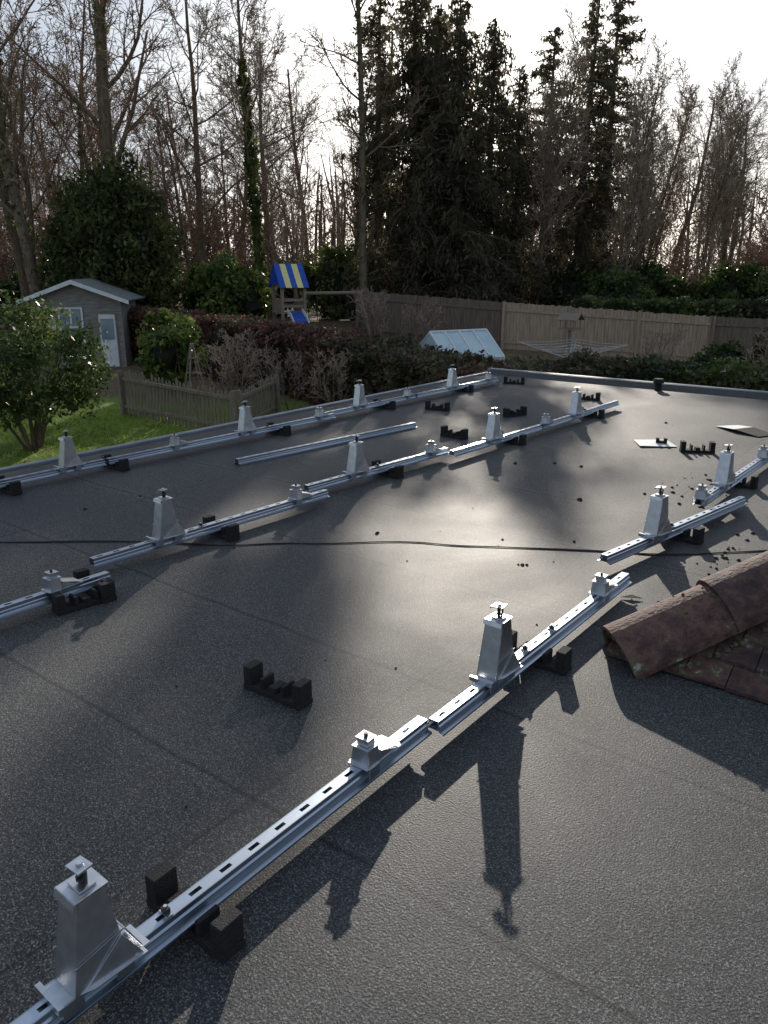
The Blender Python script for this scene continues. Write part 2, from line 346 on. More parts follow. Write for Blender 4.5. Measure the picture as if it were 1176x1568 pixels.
# ------------------------------------------------------------------ ground
gv=[];gf=[]
ys=[-60,-30,-10,0,8,14,18,22]+[25+i*1.0 for i in range(19)]+[48,55,65,80,110,160,260,500]
xs=[-500,-200,-100,-60,-40,-30,-20,-10,0,10,20,30,40,60,100,200,500]
for Y in ys:
    for X in xs:
        p=G(X,Y); gv.append((p.x,p.y,p.z+ .04*noise.noise(Vector((X*.1,Y*.1,0)))))
nx=len(xs)
for j in range(len(ys)-1):
    for i in range(nx-1): gf.append((j*nx+i,j*nx+i+1,(j+1)*nx+i+1,(j+1)*nx+i))
me=bpy.data.meshes.new('ground'); me.from_pydata(gv,[],gf); me.materials.append(M['ground']); link(me,'ground')
pp=[]
for _ in range(26000):
    X=-4-rng.random()*12; Y=9+rng.random()*12; p=G(X,Y); pp.append((p.x,p.y,p.z+.03))
v,f=leaves(np.array(pp),.09,rng,.18,droop=-2); M['grass']=leaf_mat('grass_blade',[(.10,.16,.012),(.21,.31,.025),(.38,.45,.06)],.5)
link(np_mesh('lawn_grass',v,f,['grass']),'lawn_grass')
# ------------------------------------------------------------------ flat roof building
bld=empty('flat_roof_extension')
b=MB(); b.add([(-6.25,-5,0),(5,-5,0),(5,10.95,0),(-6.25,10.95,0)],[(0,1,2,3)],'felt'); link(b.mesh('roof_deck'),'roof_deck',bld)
b=MB(); b.box(-6.1,4.9,-4.9,10.8,-2.3,-.16,'brick'); link(b.mesh('walls'),'walls',bld)
b=MB()
b.box(-6.33,-6.252,-5,10.95,-.16,.022,'trim'); b.box(-6.33,5,10.952,11.05,-.16,.075,'trim')
b.hexa([(-6.25,10.80,.002),(5,10.80,.002),(5,10.95,.002),(-6.25,10.95,.002),(-6.25,10.93,.07),(5,10.93,.07),(5,10.95,.07),(-6.25,10.95,.07)],'felt')
link(b.mesh('edge_kerb',.004),'edge_kerb',bld)
b=MB(); b.box(-6.36,-6.335,-5,11.07,-.2,-.01,'white'); b.box(-6.33,5,11.052,11.075,-.2,.05,'fence_dark'); link(b.mesh('fascia'),'fascia',bld)
b=MB(); b.cyl((-3.5,10.75,0),(-3.5,10.75,.10),.05,.045,14,'rubber'); b.cyl((-3.5,10.75,.10),(-3.5,10.75,.16),.075,.06,14,'rubber'); link(b.mesh('roof_vent'),'roof_vent')
# ------------------------------------------------------------------ rails
def rail(p0,p1,zb,name='mounting_rail'):
    p0=Vector(p0);p1=Vector(p1);L=(p1-p0).length; b=MB(); m='alu_rail'
    full=[(-.040,0),(-.040,.006),(-.024,.009),(-.021,.020),(-.025,.024),(-.025,.030),(-.019,.034),(-.019,.05)]; th=.0022
    for sg in(1,-1):
        for i in range(len(full)-1):
            (x0,z0),(x1,z1)=full[i],full[i+1]
            b.plate([(sg*x0,0,z0),(sg*x0,L,z0),(sg*x1,L,z1),(sg*x1,0,z1)],th,m)
    b.box(-.021,.021,.0,L,.012,.014,m)
    pitch=.1; k=int(L/pitch); x=.0188; hx=.0065; hl=.018
    z0,z1=.048,.050
    b.box(-x,-hx,0,L,z0,z1,m); b.box(hx,x,0,L,z0,z1,m)
    prev=0
    for i in range(k):
        c=(i+.5)*pitch; b.box(-hx,hx,prev,c-hl,z0,z1,m); prev=c+hl
    b.box(-hx,hx,prev,L,z0,z1,m)
    o=link(b.mesh('rail'),name,loc=(p0.x,p0.y,zb)); o.rotation_euler[2]=math.atan2(p1.y-p0.y,p1.x-p0.x)-math.pi/2; return o
rows=[
 [((-1.34,-.7),(-1.33,1.95)),((-1.29,1.96),(-1.27,3.70)),((-1.46,3.88),(-1.15,5.56)),((-1.37,5.30),(-1.28,8.4))],
 [((-3.47,-.6),(-3.41,2.07)),((-3.65,2.13),(-3.55,3.93)),((-3.74,3.93),(-3.62,5.60)),((-3.51,5.52),(-3.44,7.06)),((-3.44,7.09),(-3.40,8.99))],
 [((-5.68,.2),(-5.63,3.50)),((-5.62,3.53),(-5.52,6.26)),((-5.63,6.18),(-5.61,7.9)),((-5.60,7.93),(-5.57,9.92))]]
ZB=.05
for row in rows:
    for a,c in row: rail(a,c,ZB)
rail((-4.91,4.31),(-4.66,6.58),.001)
def rx(row,y):
    best=None
    for a,c in rows[row]:
        if a[1]-.02<=y<=c[1]+.02: best=(a[0]+(c[0]-a[0])*(y-a[1])/(c[1]-a[1]),math.atan2(c[1]-a[1],c[0]-a[0])-math.pi/2)
    return best
def tall_mesh():
    b=MB(); m='alu'; t=.0022; H=.228
    b.box(-.040,.040,-.10,.12,.0005,.0035,m)
    for sg in(1,-1):
        b.plate([(sg*.040,-.10,.0035),(sg*.040,-.05,.0035),(sg*.040,-.05,-.035),(sg*.040,-.10,-.035)],.003,m)
        b.plate([(sg*.040,.03,.0035),(sg*.040,.075,.0035),(sg*.040,.075,-.035),(sg*.040,.03,-.035)],.003,m)
    b.box(-.050,.050,-.112,-.099,-.004,.014,m)
    b.plate([(-.041,-.070,.004),(.041,-.070,.004),(.035,-.030,H),(-.035,-.030,H)],t,m)
    b.plate([(.037,.062,.004),(-.037,.062,.004),(-.031,.026,H),(.031,.026,H)],t,m)
    for sg in(1,-1):
        b.plate([(sg*.0430,-.071,.004),(sg*.0430,.064,.004),(sg*.0368,.028,H),(sg*.0368,-.031,H)],t,m)
        # raised fold line and bolt on the web, kicked-out gusset and foot
        b.plate([(sg*.0452,-.064,.075),(sg*.0452,.056,.095),(sg*.0450,.055,.099),(sg*.0450,-.063,.079)],.0015,m)
        b.plate([(sg*.045,-.050,.004),(sg*.056,.095,.004),(sg*.0455,.050,.085)],t,m)
        b.plate([(sg*.044,-.060,.006),(sg*.056,-.03,.006),(sg*.062,.10,.006),(sg*.041,.10,.006)],t,m)
        b.cyl((sg*.051,.075,.0085),(sg*.051,.075,.015),.006,.006,6,m)
    b.plate([(-.036,.102,.006),(.036,.102,.006),(.034,.065,.085),(-.034,.065,.085)],t,m)
    b.plate([(-.040,-.040,H+.002),(.040,-.040,H+.002),(.038,.040,H+.004),(-.038,.040,H+.004)],.0035,m)
    b.plate([(-.040,-.0405,H+.002),(.040,-.0405,H+.002),(.040,-.046,H-.014),(-.040,-.046,H-.014)],.0025,m)
    b.box(-.024,.024,-.02,.02,H+.006,H+.012,m)
    b.cyl((0,0,H+.006),(0,0,H+.05),.007,.007,10,'black'); b.cyl((0,0,H+.020),(0,0,H+.028),.012,.012,8,'black')
    b.cyl((.010,.004,H+.01),(.014,.004,H+.045),.004,.004,6,'black')
    b.plate([(-.026,-.018,H+.050),(.026,-.018,H+.056),(.026,.018,H+.060),(-.026,.018,H+.053)],.004,m)
    b.plate([(-.026,-.018,H+.050),(-.026,.018,H+.053),(-.029,.018,H+.044),(-.029,-.018,H+.041)],.003,m)
    b.cyl((0,0,H+.058),(0,0,H+.064),.008,.008,8,m)
    return b.mesh('bracket')
def low_mesh():
    b=MB(); m='alu'; t=.0025
    b.box(-.040,.040,-.06,.12,.0005,.003,m)
    for sg in(1,-1):
        b.plate([(sg*.042,-.05,.003),(sg*.042,.00,.003),(sg*.042,.00,-.035),(sg*.042,-.05,-.035)],.003,m)
        b.plate([(sg*.036,-.045,.003),(sg*.036,.012,.003),(sg*.030,.008,.058),(sg*.030,-.040,.058)],t,m)
        b.plate([(sg*.036,.014,.003),(sg*.036,.10,.003),(sg*.034,.014,.034)],t,m)
    b.plate([(-.036,-.0475,.003),(.036,-.0475,.003),(.030,-.0425,.058),(-.030,-.0425,.058)],t,m)
    b.plate([(-.034,-.048,.0605),(.034,-.048,.0605),(.034,.016,.062),(-.034,.016,.062)],.003,m)
    b.plate([(-.038,.017,.036),(.038,.017,.036),(.038,.115,.008),(-.038,.115,.008)],t,m)
    b.box(-.021,.021,-.034,.004,.064,.085,m); b.box(-.026,.026,-.038,.008,.0865,.091,m)
    b.cyl((0,-.015,.091),(0,-.015,.103),.007,.007,8,'black')
    return b.mesh('foot')
def pad_mesh():
    b=MB(); m='rubber'; w=.038
    b.box(-.15,.15,-w,w,.001,.024,m)
    for sg in(1,-1):
        x=sorted((sg*.148,sg*.106)); b.box(x[0],x[1],-w+.002,w-.002,.0245,.100,m)
        x=sorted((sg*.062,sg*.046)); b.box(x[0],x[1],-w+.003,w-.003,.0245,.070,m)
    b.box(-.020,.020,-w+.004,w-.004,.0245,.0485,m)
    return b.mesh('pad',.0025)
TM,LM,PM=tall_mesh(),low_mesh(),pad_mesh()
for row,ys_ in((0,(.665,2.385,4.42,5.85,7.9)),(1,(.75,2.61,4.46,6.18,7.86)),(2,(1.2,3.20,5.03,6.84,8.75))):
    for y in ys_:
        r=rx(row,y); 
        if r: link(TM,'panel_support_bracket',loc=(r[0],y,ZB+.0505),rotz=r[1]+random.uniform(-.04,.04))
for row,ys_ in((0,(-.3,1.65,3.39,5.36,6.93)),(1,(1.79,3.66,5.40,7.19)),(2,(2.2,4.22,6.06,7.78,9.70))):
    for y in ys_:
        r=rx(row,y)
        if r: link(LM,'panel_clamp_foot',loc=(r[0],y,ZB+.0505),rotz=r[1]+random.uniform(-.04,.04))
for row,ys_ in((0,(.94,2.72,4.70,6.21)),(1,(1.99,3.0,4.82,6.5,8.27)),(2,(2.69,3.60,5.45,7.3,9.02))):
    for y in ys_:
        r=rx(row,y)
        if r: link(PM,'rubber_support_pad',loc=(r[0],y,0),rotz=r[1]+random.uniform(-.06,.06))
for x,y,a in((-1.96,1.86,.05),(-4.04,6.39,-.1),(-5.05,7.6,.15),(-4.13,7.81,1.2),(-3.94,9.41,.1),(-5.38,10.1,.3),(-1.93,7.20,.5),(-3.33,1.88,1.45)):
    link(PM,'rubber_support_pad',loc=(x,y,0),rotz=a)
b=MB(); b.box(-.018,.018,-.008,.008,0,.004,'alu'); b.box(-.010,.010,-.007,.007,.0045,.018,'black'); b.cyl((0,0,.018),(0,0,.024),.005,.005,6,'alu'); CM=b.mesh('clip')
for row,y in((0,.86),(0,2.62),(0,2.86),(0,4.6),(0,6.1),(1,2.85),(1,4.7),(1,8.1),(2,3.5),(2,5.3),(2,7.2)):
    r=rx(row,y); link(CM,'cable_clip',loc=(r[0],y,ZB+.0505),rotz=r[1])
# ------------------------------------------------------------------ small roof things
def curve(name,pts,r,mat):
    cu=bpy.data.curves.new(name,'CURVE'); cu.dimensions='3D'; cu.bevel_depth=r; cu.bevel_resolution=2
    sp=cu.splines.new('NURBS'); sp.points.add(len(pts)-1); sp.order_u=3; sp.use_endpoint_u=True
    for q,p in zip(sp.points,pts): q.co=(*p,1)
    cu.materials.append(M[mat]); o=bpy.data.objects.new(name,cu); COL.objects.link(o); return o
cb=[(-6.2,1.05),(-5.4,1.5),(-4.56,2.08),(-4.05,2.50),(-3.75,2.72),(-3.42,2.88),(-3.2,3.12),(-2.98,3.27),(-2.62,3.62),(-2.35,3.72),(-2.12,3.87),(-1.59,4.18),(-1.3,4.33),(-1.03,4.57),(-.4,5.2)]
curve('black_cable',[(x,y,.0045) for x,y in cb],.0032,'cable')
curve('black_cable',[(x+.02*math.sin(i*1.7),y+.025*math.cos(i*2.3),.004) for i,(x,y) in enumerate(cb)],.0024,'cable')
b=MB()
b.plate([(-.17,-.15,.012),(.18,-.14,.004),(.16,.15,.010),(-.15,.16,.003)],.003,'paper')
link(b.mesh('sheet'),'white_plastic_sheet',loc=(-2.36,7.30,.003),rotz=.6)
b=MB(); b.box(-.05,.05,-.025,.025,0,.02,'rubber'); b.box(-.05,-.02,-.024,.024,.0205,.045,'rubber'); b.box(.02,.05,-.024,.024,.0205,.045,'rubber')
link(b.mesh('offcut',.002),'rubber_offcut',loc=(-2.30,7.33,.017),rotz=.4)
b=MB()
b.plate([(-.25,-.12,.004),(.05,-.15,.03),(.02,.12,.03),(-.22,.14,.004)],.003,'paper'); b.plate([(.051,-.15,.03),(.34,-.10,.004),(.30,.14,.006),(.021,.12,.03)],.003,'rubber')
link(b.mesh('bag'),'folded_plastic_bag',loc=(-1.86,8.5,.004),rotz=-.6)
def debris(name,pts,mat='moss_and_shade'):
    b=MB()
    for x,y,r in pts:
        n=6; vs=[]
        for k,(zz,s) in enumerate(((.0,1),(.5,.9),(.9,.45))):
            for i in range(n):
                t=6.283*i/n; rr=r*s*random.uniform(.65,1.25); vs.append((x+rr*math.cos(t),y+rr*math.sin(t),.001+zz*r*.8))
        fs=[(k*n+i,k*n+(i+1)%n,(k+1)*n+(i+1)%n,(k+1)*n+i) for k in range(2) for i in range(n)]+[tuple(range(2*n,3*n))]
        b.add(vs,fs,mat)
    return link(b.mesh(name),name)
dp=[(-3.04,5.8,.020),(-2.77,6.01,.016),(-2.54,6.04,.018),(-2.14,5.11,.022),(-2.85,3.63,.015),(-2.16,4.01,.009),(-1.79,4.24,.012),(-3.36,2.89,.011),(-4.78,2.79,.014),(-4.75,3.22,.012),(-2.62,8.43,.018),(-1.86,3.70,.012),(-1.84,3.715,.010),(-1.88,3.69,.008)]
for _ in range(26): dp.append((-1.55+random.gauss(0,.12),5.9+random.gauss(0,.35),random.uniform(.005,.018)))
for _ in range(30): dp.append((-.98+random.gauss(0,.06),4.45+random.gauss(0,.35),random.uniform(.004,.014)))
for _ in range(140): dp.append((random.uniform(-6,-.9),random.uniform(1.2,10.5),random.uniform(.002,.006)))
debris('moss_debris',dp)
b=MB(); b.plate([(-.05,-.012,.004),(.0,-.022,.012),(.055,.004,.006),(0,.018,.010)],.002,'moss_and_shade'); link(b.mesh('leaf'),'dead_leaf',loc=(-1.20,3.62,.003),rotz=.3)
# ------------------------------------------------------------------ tiled pitched roof
hr=empty('pitched_tiled_house')
b=MB(); sl=.64; X0,Y0=-.97,2.99
def zt(y): return (y-Y0)*sl+.03
RNG=5.2
hx_,hy_=X0+RNG,Y0+RNG
b.add([(X0,Y0,.0),(hx_,Y0,.0),(hx_,hy_,zt(hy_)-.03)],[(0,1,2)],'tile')
off=RNG*sl/math.tan(math.radians(56))
fx,fy=hx_-off*.707,hy_+off*.707
b.add([(X0,Y0,.0),(hx_,hy_,zt(hy_)-.03),(fx,fy,0.0)],[(0,1,2)],'tile')
b.add([(hx_,Y0,0),(hx_,hy_,zt(hy_)-.03),(fx,fy,0)],[(0,1,2)],'brick')
link(b.mesh('roof_body'),'roof_body',hr)
b=MB(); g=.10; w=.165; j=0; y=Y0-.03
while y<hy_-.1:
    x=X0-.1+(w/2 if j%2 else 0)
    while x<hx_:
        if (y-Y0)<=(x+w*.4-X0)+.02:
            jz=random.uniform(0,.006); tl=random.gauss(0,.003)
            y1=y+.15; zz=lambda yy:(yy-Y0)*sl
            o=.036+jz
            b.hexa([(x+.002,y+tl,zz(y)+o-.012),(x+w-.002,y-tl,zz(y)+o-.012),(x+w-.002,y1,zz(y1)+.004),(x+.002,y1,zz(y1)+.004),
                    (x+.002,y+tl,zz(y)+o+.003),(x+w-.002,y-tl,zz(y)+o+.003),(x+w-.002,y1,zz(y1)+.018),(x+.002,y1,zz(y1)+.018)],'tile')
        x+=w
    y+=g; j+=1
link(b.mesh('tiles'),'plain_tiles',hr)
b=MB(); hd=Vector((1,1,sl)).normalized(); side=Vector((1,-1,0)).normalized(); upv=side.cross(hd)
if upv.z<0: upv=-upv
s=0; st=Vector((X0-.03,Y0-.03,.0)); L=.46
while s<6.6:
    r0,r1=.158,.146
    vs=[];n=20; th=.018
    o0=random.gauss(0,.004)
    for (ds,r) in((0,r0),(L+.04,r1)):
        for rr in(r,r-th):
            for i in range(n+1):
                t=math.pi*(i/n)*1.1-.05*math.pi; wv=1+.02*noise.noise(Vector((s+ds,i*.3,0)))
                c=st+hd*(s+ds)+upv*(.004+o0+(.006 if ds==0 else 0)); vs.append(c+side*math.cos(t)*rr*wv+upv*math.sin(t)*rr*wv*.95)
    m=n+1
    fs=[]
    for i in range(n):
        fs+= [(i,i+1,2*m+i+1,2*m+i),(m+i+1,m+i,3*m+i,3*m+i+1),(i+1,i,m+i,m+i+1),(2*m+i,2*m+i+1,3*m+i+1,3*m+i)]
    fs+=[(0,2*m,3*m,m),(n,m+n,3*m+n,2*m+n)]
    b.add(vs,fs,'hip'); s+=L
link(b.mesh('hip'),'hip_tiles',hr)
b=MB()
for i in range(50):
    t=random.uniform(-.1,math.pi+.1); c=st+hd*random.uniform(0,.03)+side*math.cos(t)*.135+upv*math.sin(t)*.125; r=random.uniform(.008,.018)
    b.cyl(c,c+hd*r*1.2,r,r*.6,6,'mortar')
b.cyl(st+hd*.03+upv*.0,st+hd*.06,.13,.13,16,'moss_and_shade')  # dark disc in the open hip end, painted stand-in for its shaded hollow
for i in range(90):
    d=random.uniform(0,3.5); c2=st+hd*d+side*random.uniform(.158,.175)+upv*.0; c2.z=(c2.y-Y0)*sl+.038
    r=random.uniform(.006,.016); b.cyl(c2,c2+upv*r,r,r*.6,6,'mortar')
for i in range(160):
    d=random.uniform(0,3.5); t=random.uniform(.3,2.6); c=st+hd*d+side*math.cos(t)*.155+upv*math.sin(t)*.147; nn=(side*math.cos(t)+upv*math.sin(t)); r=random.uniform(.004,.012)
    b.cyl(c,c+nn*r*.9,r,r*.5,6,'mortar')
link(b.mesh('mortar'),'hip_mortar_and_shade',hr)
# ------------------------------------------------------------------ garden objects
def plank_fence(name,p0,p1,h0,h1,z0f,mat,w=.13,gap=.006,tip=0,posts=2.4):
    e=empty(name); b=MB(); p0=Vector(p0);p1=Vector(p1);L=(p1-p0).length;d=(p1-p0).normalized();n=Vector((-d.y,d.x,0)); k=int(L/(w+gap))
    for i in range(k):
        t=(i+.5)/k; c=p0.lerp(p1,t); zb=z0f(t); H=h0+(h1-h0)*t+random.gauss(0,.014 if not tip else .05); c.z=0
        a=c-d*w/2; q=c+d*w/2; off=n*random.uniform(-.008,.008); a=a+off;q=q+off; th=n*.018
        z=zb-.1; zt_=zb+H
        vs=[a-th/2,q-th/2,q+th/2,a+th/2]
        b.hexa([(v.x,v.y,z) for v in vs]+[(v.x,v.y,zt_-tip) for v in vs],mat)
        if tip:
            m_=(a+q)/2; b.add([(a.x-th.x/2,a.y-th.y/2,zt_-tip),(q.x-th.x/2,q.y-th.y/2,zt_-tip),(m_.x-th.x/2,m_.y-th.y/2,zt_),(a.x+th.x/2,a.y+th.y/2,zt_-tip),(q.x+th.x/2,q.y+th.y/2,zt_-tip),(m_.x+th.x/2,m_.y+th.y/2,zt_)],[(0,1,2),(5,4,3),(0,2,5,3),(1,4,5,2)],mat)
    link(b.mesh('boards'),'boards',e)
    b=MB(); k=max(1,int(L/posts))
    for i in range(k+1):
        t=i/k; c=p0.lerp(p1,t)-n*.07; zb=z0f(t); H=h0+(h1-h0)*t; b.box(c.x-.05,c.x+.05,c.y-.05,c.y+.05,zb-.2,zb+H+.04,mat)
    link(b.mesh('posts'),'posts',e)
    b=MB()
    for f in(.2,.85):
        A=p0-n*.035;B=p1-n*.035; za=z0f(0)+h0*f; zc=z0f(1)+h1*f; nn=n*.02
        b.hexa([(A.x-nn.x,A.y-nn.y,za-.04),(B.x-nn.x,B.y-nn.y,zc-.04),(B.x+nn.x,B.y+nn.y,zc-.04),(A.x+nn.x,A.y+nn.y,za-.04),
                (A.x-nn.x,A.y-nn.y,za+.04),(B.x-nn.x,B.y-nn.y,zc+.04),(B.x+nn.x,B.y+nn.y,zc+.04),(A.x+nn.x,A.y+nn.y,za+.04)],mat)
    link(b.mesh('rails'),'rails',e)
    return e
plank_fence('wooden_fence',G(5.0,33,0),G(12.5,30.0,0),2.0,1.9,lambda t:-1.72-.3*t,'fence')
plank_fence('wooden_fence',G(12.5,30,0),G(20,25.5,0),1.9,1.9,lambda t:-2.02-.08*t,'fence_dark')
plank_fence('wooden_fence',G(-1.2,36.5,0),G(5.0,33.1,0),2.1,2.0,lambda t:-1.45-.27*t,'fence_dark')  # left run stands in shade, put into the darker timber colour
plank_fence('picket_fence',G(-6.9,20.4,0),G(-3.35,17.4,0),1.12,1.05,lambda t:-2.1,'timber',.085,.06,.07)
plank_fence('picket_fence',G(-3.35,17.4,0),G(-2.9,20.4,0),1.05,1.0,lambda t:-2.1,'timber',.085,.06,.07)
def g2(X,Y): p=G(X,Y,0); return (p.x,p.y)
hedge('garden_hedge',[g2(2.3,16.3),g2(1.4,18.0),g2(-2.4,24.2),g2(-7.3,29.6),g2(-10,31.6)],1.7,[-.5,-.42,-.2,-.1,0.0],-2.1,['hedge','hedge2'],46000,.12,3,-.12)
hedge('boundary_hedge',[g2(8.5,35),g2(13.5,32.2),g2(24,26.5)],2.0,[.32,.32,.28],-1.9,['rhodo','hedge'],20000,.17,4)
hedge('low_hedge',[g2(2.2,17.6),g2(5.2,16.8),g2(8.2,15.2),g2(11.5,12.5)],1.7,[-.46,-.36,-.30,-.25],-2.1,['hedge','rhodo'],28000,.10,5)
def put(me,name,X,Y,rot=0,sc=1,z=None): return link(me,name,loc=G(X,Y,z),rotz=rot,scale=sc)
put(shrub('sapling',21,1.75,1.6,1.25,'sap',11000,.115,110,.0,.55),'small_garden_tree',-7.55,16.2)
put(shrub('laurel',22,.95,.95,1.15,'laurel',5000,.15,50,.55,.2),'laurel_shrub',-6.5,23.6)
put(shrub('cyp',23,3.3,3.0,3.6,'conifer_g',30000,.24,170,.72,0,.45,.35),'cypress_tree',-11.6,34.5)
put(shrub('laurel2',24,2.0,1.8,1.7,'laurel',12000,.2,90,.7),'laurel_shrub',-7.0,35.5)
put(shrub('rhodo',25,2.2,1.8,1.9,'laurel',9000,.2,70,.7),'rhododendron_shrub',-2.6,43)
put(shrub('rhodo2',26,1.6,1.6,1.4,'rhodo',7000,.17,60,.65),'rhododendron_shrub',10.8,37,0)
SH=shrub('wsh',27,1.9,1.7,1.3,'rhodo',6500,.2,55,.6)
for X,Y,s in((3,45,1.1),(6,46,1.0),(10.5,43,1.1),(14,44,1.2),(18,41,1.1),(21,38,1.0),(-16,40,1.2),(-20,38,1.2),(-6,47,1.2),(0,50,1.3),(8.5,48,1.2),(24,36,1.1)):
    put(SH,'evergreen_shrub',X,Y,random.random()*6,s)
put(shrub('box',28,.8,.8,.8,'rhodo',4000,.11,45,.6),'evergreen_shrub',10.6,24.5)
put(shrub('box2',29,.7,.7,.95,'hedge',4000,.11,45,.6),'evergreen_shrub',12.6,25.5)
BS=bare_tree('bare_shrub_m',61,2.0,.035,(12,6,4,3),.05,.8,'twig2',0,.75,.1,(0,0),.1,.006)
for X,Y,s in((-3.9,20.9,.9),(-2.6,21.0,.85),(-1.2,19.8,.9),(-4.4,22.8,1),(-2.0,22.5,.9),(8.3,24,1.0),(-.3,33.5,1.2),(1.2,32.8,1.0),(11.6,23.5,1.0)): put(BS,'bare_shrub',X,Y,random.random()*6,s)
b=MB()
for a in range(4):
    t=a*math.pi/2+.4; b.cyl((.42*math.cos(t),.42*math.sin(t),0),(.03*math.cos(t),.03*math.sin(t),1.75),.03,.022,6,'timber')
for z in(.5,.95,1.35):
    r=.42*(1-z/1.9)
    for a in range(4):
        t=a*math.pi/2+.4;t2=t+math.pi/2; b.cyl((r*math.cos(t),r*math.sin(t),z),(r*math.cos(t2),r*math.sin(t2),z),.014,.014,5,'timber')
put(b.mesh('obelisk'),'wooden_plant_obelisk',-5.3,21.6)
# shed
sh=empty('garden_shed',G(-11.3,29.2,-2.0)); sh.rotation_euler[2]=YAW+.10
b=MB(); w=1.6; D=2.6; h=2.5; r=3.15
b.add([(-w,0,0),(w,0,0),(w,0,h),(0,0,r),(-w,0,h),(-w,D,0),(w,D,0),(w,D,h),(0,D,r),(-w,D,h)],[(0,1,2,3,4),(9,8,7,6,5),(1,6,7,2),(5,0,4,9)],'shedwood')
for i in range(18): b.box(-w-.01,w+.01,-.018,-.003,.02+i*.138,.145+i*.138,'shedwood')
link(b.mesh('walls'),'walls',sh)
b=MB()
for sg in(1,-1):
    b.plate([(0,-.35,r+.07),(0,D+.2,r+.07),(sg*(w+.35),D+.2,h-.0),(sg*(w+.35),-.35,h-.0)],.05,'felt_shed')
    b.plate([(0,-.38,r+.08),(sg*(w+.37),-.38,h+.01),(sg*(w+.37),-.38,h-.13),(0,-.38,r-.07)],.03,'white')
link(b.mesh('roof'),'roof',sh)
b=MB()
for x0,x1 in((-1.35,-.85),(-.6,.15)):
    b.box(x0,x1,-.05,-.02,.9,2.2,'darkglass'); 
    for x in(x0-.06,(x0+x1)/2-.03,x1-.0): b.box(x,x+.065,-.075,-.052,.86,2.26,'white')
    for z in(.86,1.52,2.2): b.box(x0-.0,x1,-.072,-.054,z,z+.06,'white')
link(b.mesh('windows'),'windows',sh)
b=MB(); b.box(.75,1.35,-.05,-.02,.1,2.0,'white'); b.box(.82,1.28,-.07,-.052,1.1,1.85,'darkglass'); b.box(.70,.748,-.07,-.02,.1,2.05,'timber'); b.box(1.352,1.40,-.07,-.02,.1,2.05,'timber'); link(b.mesh('door'),'door',sh)
# playset
ps=empty('playground_climbing_frame',G(-4.05,34,-1.75)); ps.rotation_euler[2]=YAW+.5
b=MB()
for x in(-.5,.5):
    for y in(-.5,.5): b.box(x-.06,x+.06,y-.06,y+.06,0,2.75,'timber')
b.box(-.6,.6,-.55,.55,1.55,1.62,'timber')
for z in(1.8,2.05):
    for y in(-.5,.5): b.box(-.44,.44,y-.02,y+.02,z,z+.1,'timber')
for x in(-.5,.5):
    for i in range(5): b.box(x-.02,x+.02,-.4+i*.18,-.3+i*.18,1.62,2.15,'timber')
b.cyl((.5,0,2.35),(3.5,0,2.35),.07,.07,8,'timber')
for sg in(1,-1): b.cyl((3.4,0,2.4),(3.55,sg*.9,0),.06,.06,8,'timber')
link(b.mesh('frame'),'timber_frame',ps)
b=MB()
for sg in(1,-1):
    for i in range(5):
        x0=-.65+i*.26; x1=x0+.26
        mt=['blue','yellow','blue','yellow','blue'][i]
        b.plate([(x0,0,3.55),(x1,0,3.55),(x1,sg*.70,2.60),(x0,sg*.70,2.60)],.02,mt)
    b.plate([(sg*.64,-.6,2.72),(sg*.64,.6,2.72),(sg*.64,0,3.5)],.015,'blue')
link(b.mesh('canopy'),'canopy',ps)
b=MB()
pl=[(.0,-.6,1.6),(.0,-1.0,1.4),(0,-1.9,.55),(0,-2.5,.2)]
for (x,y,z),(x2,y2,z2) in zip(pl,pl[1:]):
    b.plate([(-.3,y,z),(.3,y,z),(.3,y2,z2),(-.3,y2,z2)],.03,'blue'); b.plate([(.33,y,z),(.33,y2,z2),(.33,y2,z2+.18),(.33,y,z+.18)],.03,'white'); b.plate([(-.33,y,z),(-.33,y2,z2),(-.33,y2,z2+.18),(-.33,y,z+.18)],.03,'white')
link(b.mesh('slide'),'slide',ps)
b=MB()
for x in(1.1,1.9,2.6):
    for dx in(-.2,.2): b.cyl((x+dx,0,2.35),(x+dx,0,1.2 if x!=1.9 else 1.6),.015,.015,4,'black')
    b.box(x-.23,x+.23,-.1,.1,(1.16 if x!=1.9 else 1.56),(1.2 if x!=1.9 else 1.6),'yellow' if x!=1.9 else 'black')
link(b.mesh('swings'),'swings',ps)
# greenhouse
gh=empty('greenhouse',G(2.1,22.2,-2.1)); gh.rotation_euler[2]=YAW+.5
b=MB(); W,Dp,hh,rr=.95,.9,1.35,2.02
b.plate([(-W,-Dp,hh),(W,-Dp,hh),(W,0,rr),(-W,0,rr)],.01,'glassy'); b.plate([(-W,Dp,hh),(W,Dp,hh),(W,0,rr),(-W,0,rr)],.01,'glassy')
for y in(-Dp,Dp): b.plate([(-W,y,0),(W,y,0),(W,y,hh),(-W,y,hh)],.01,'glassy')
for x in(-W,W): b.plate([(x,-Dp,0),(x,Dp,0),(x,Dp,hh),(x,0,rr),(x,-Dp,hh)],.01,'glassy')
link(b.mesh('panes'),'panes',gh)
b=MB()
for i in range(5):
    x=-W+i*2*W/4
    for sg in(1,-1):
        b.cyl((x,sg*Dp,0),(x,sg*Dp,hh+.01),.03,.03,5,'white'); b.cyl((x,sg*Dp,hh+.012),(x,0,rr+.02),.03,.03,5,'white')
b.cyl((-W,0,rr+.02),(W,0,rr+.02),.035,.035,6,'white')
for sg in(1,-1): b.cyl((-W,sg*Dp,hh+.01),(W,sg*Dp,hh+.01),.03,.03,6,'white'); 
link(b.mesh('frame'),'frame',gh)
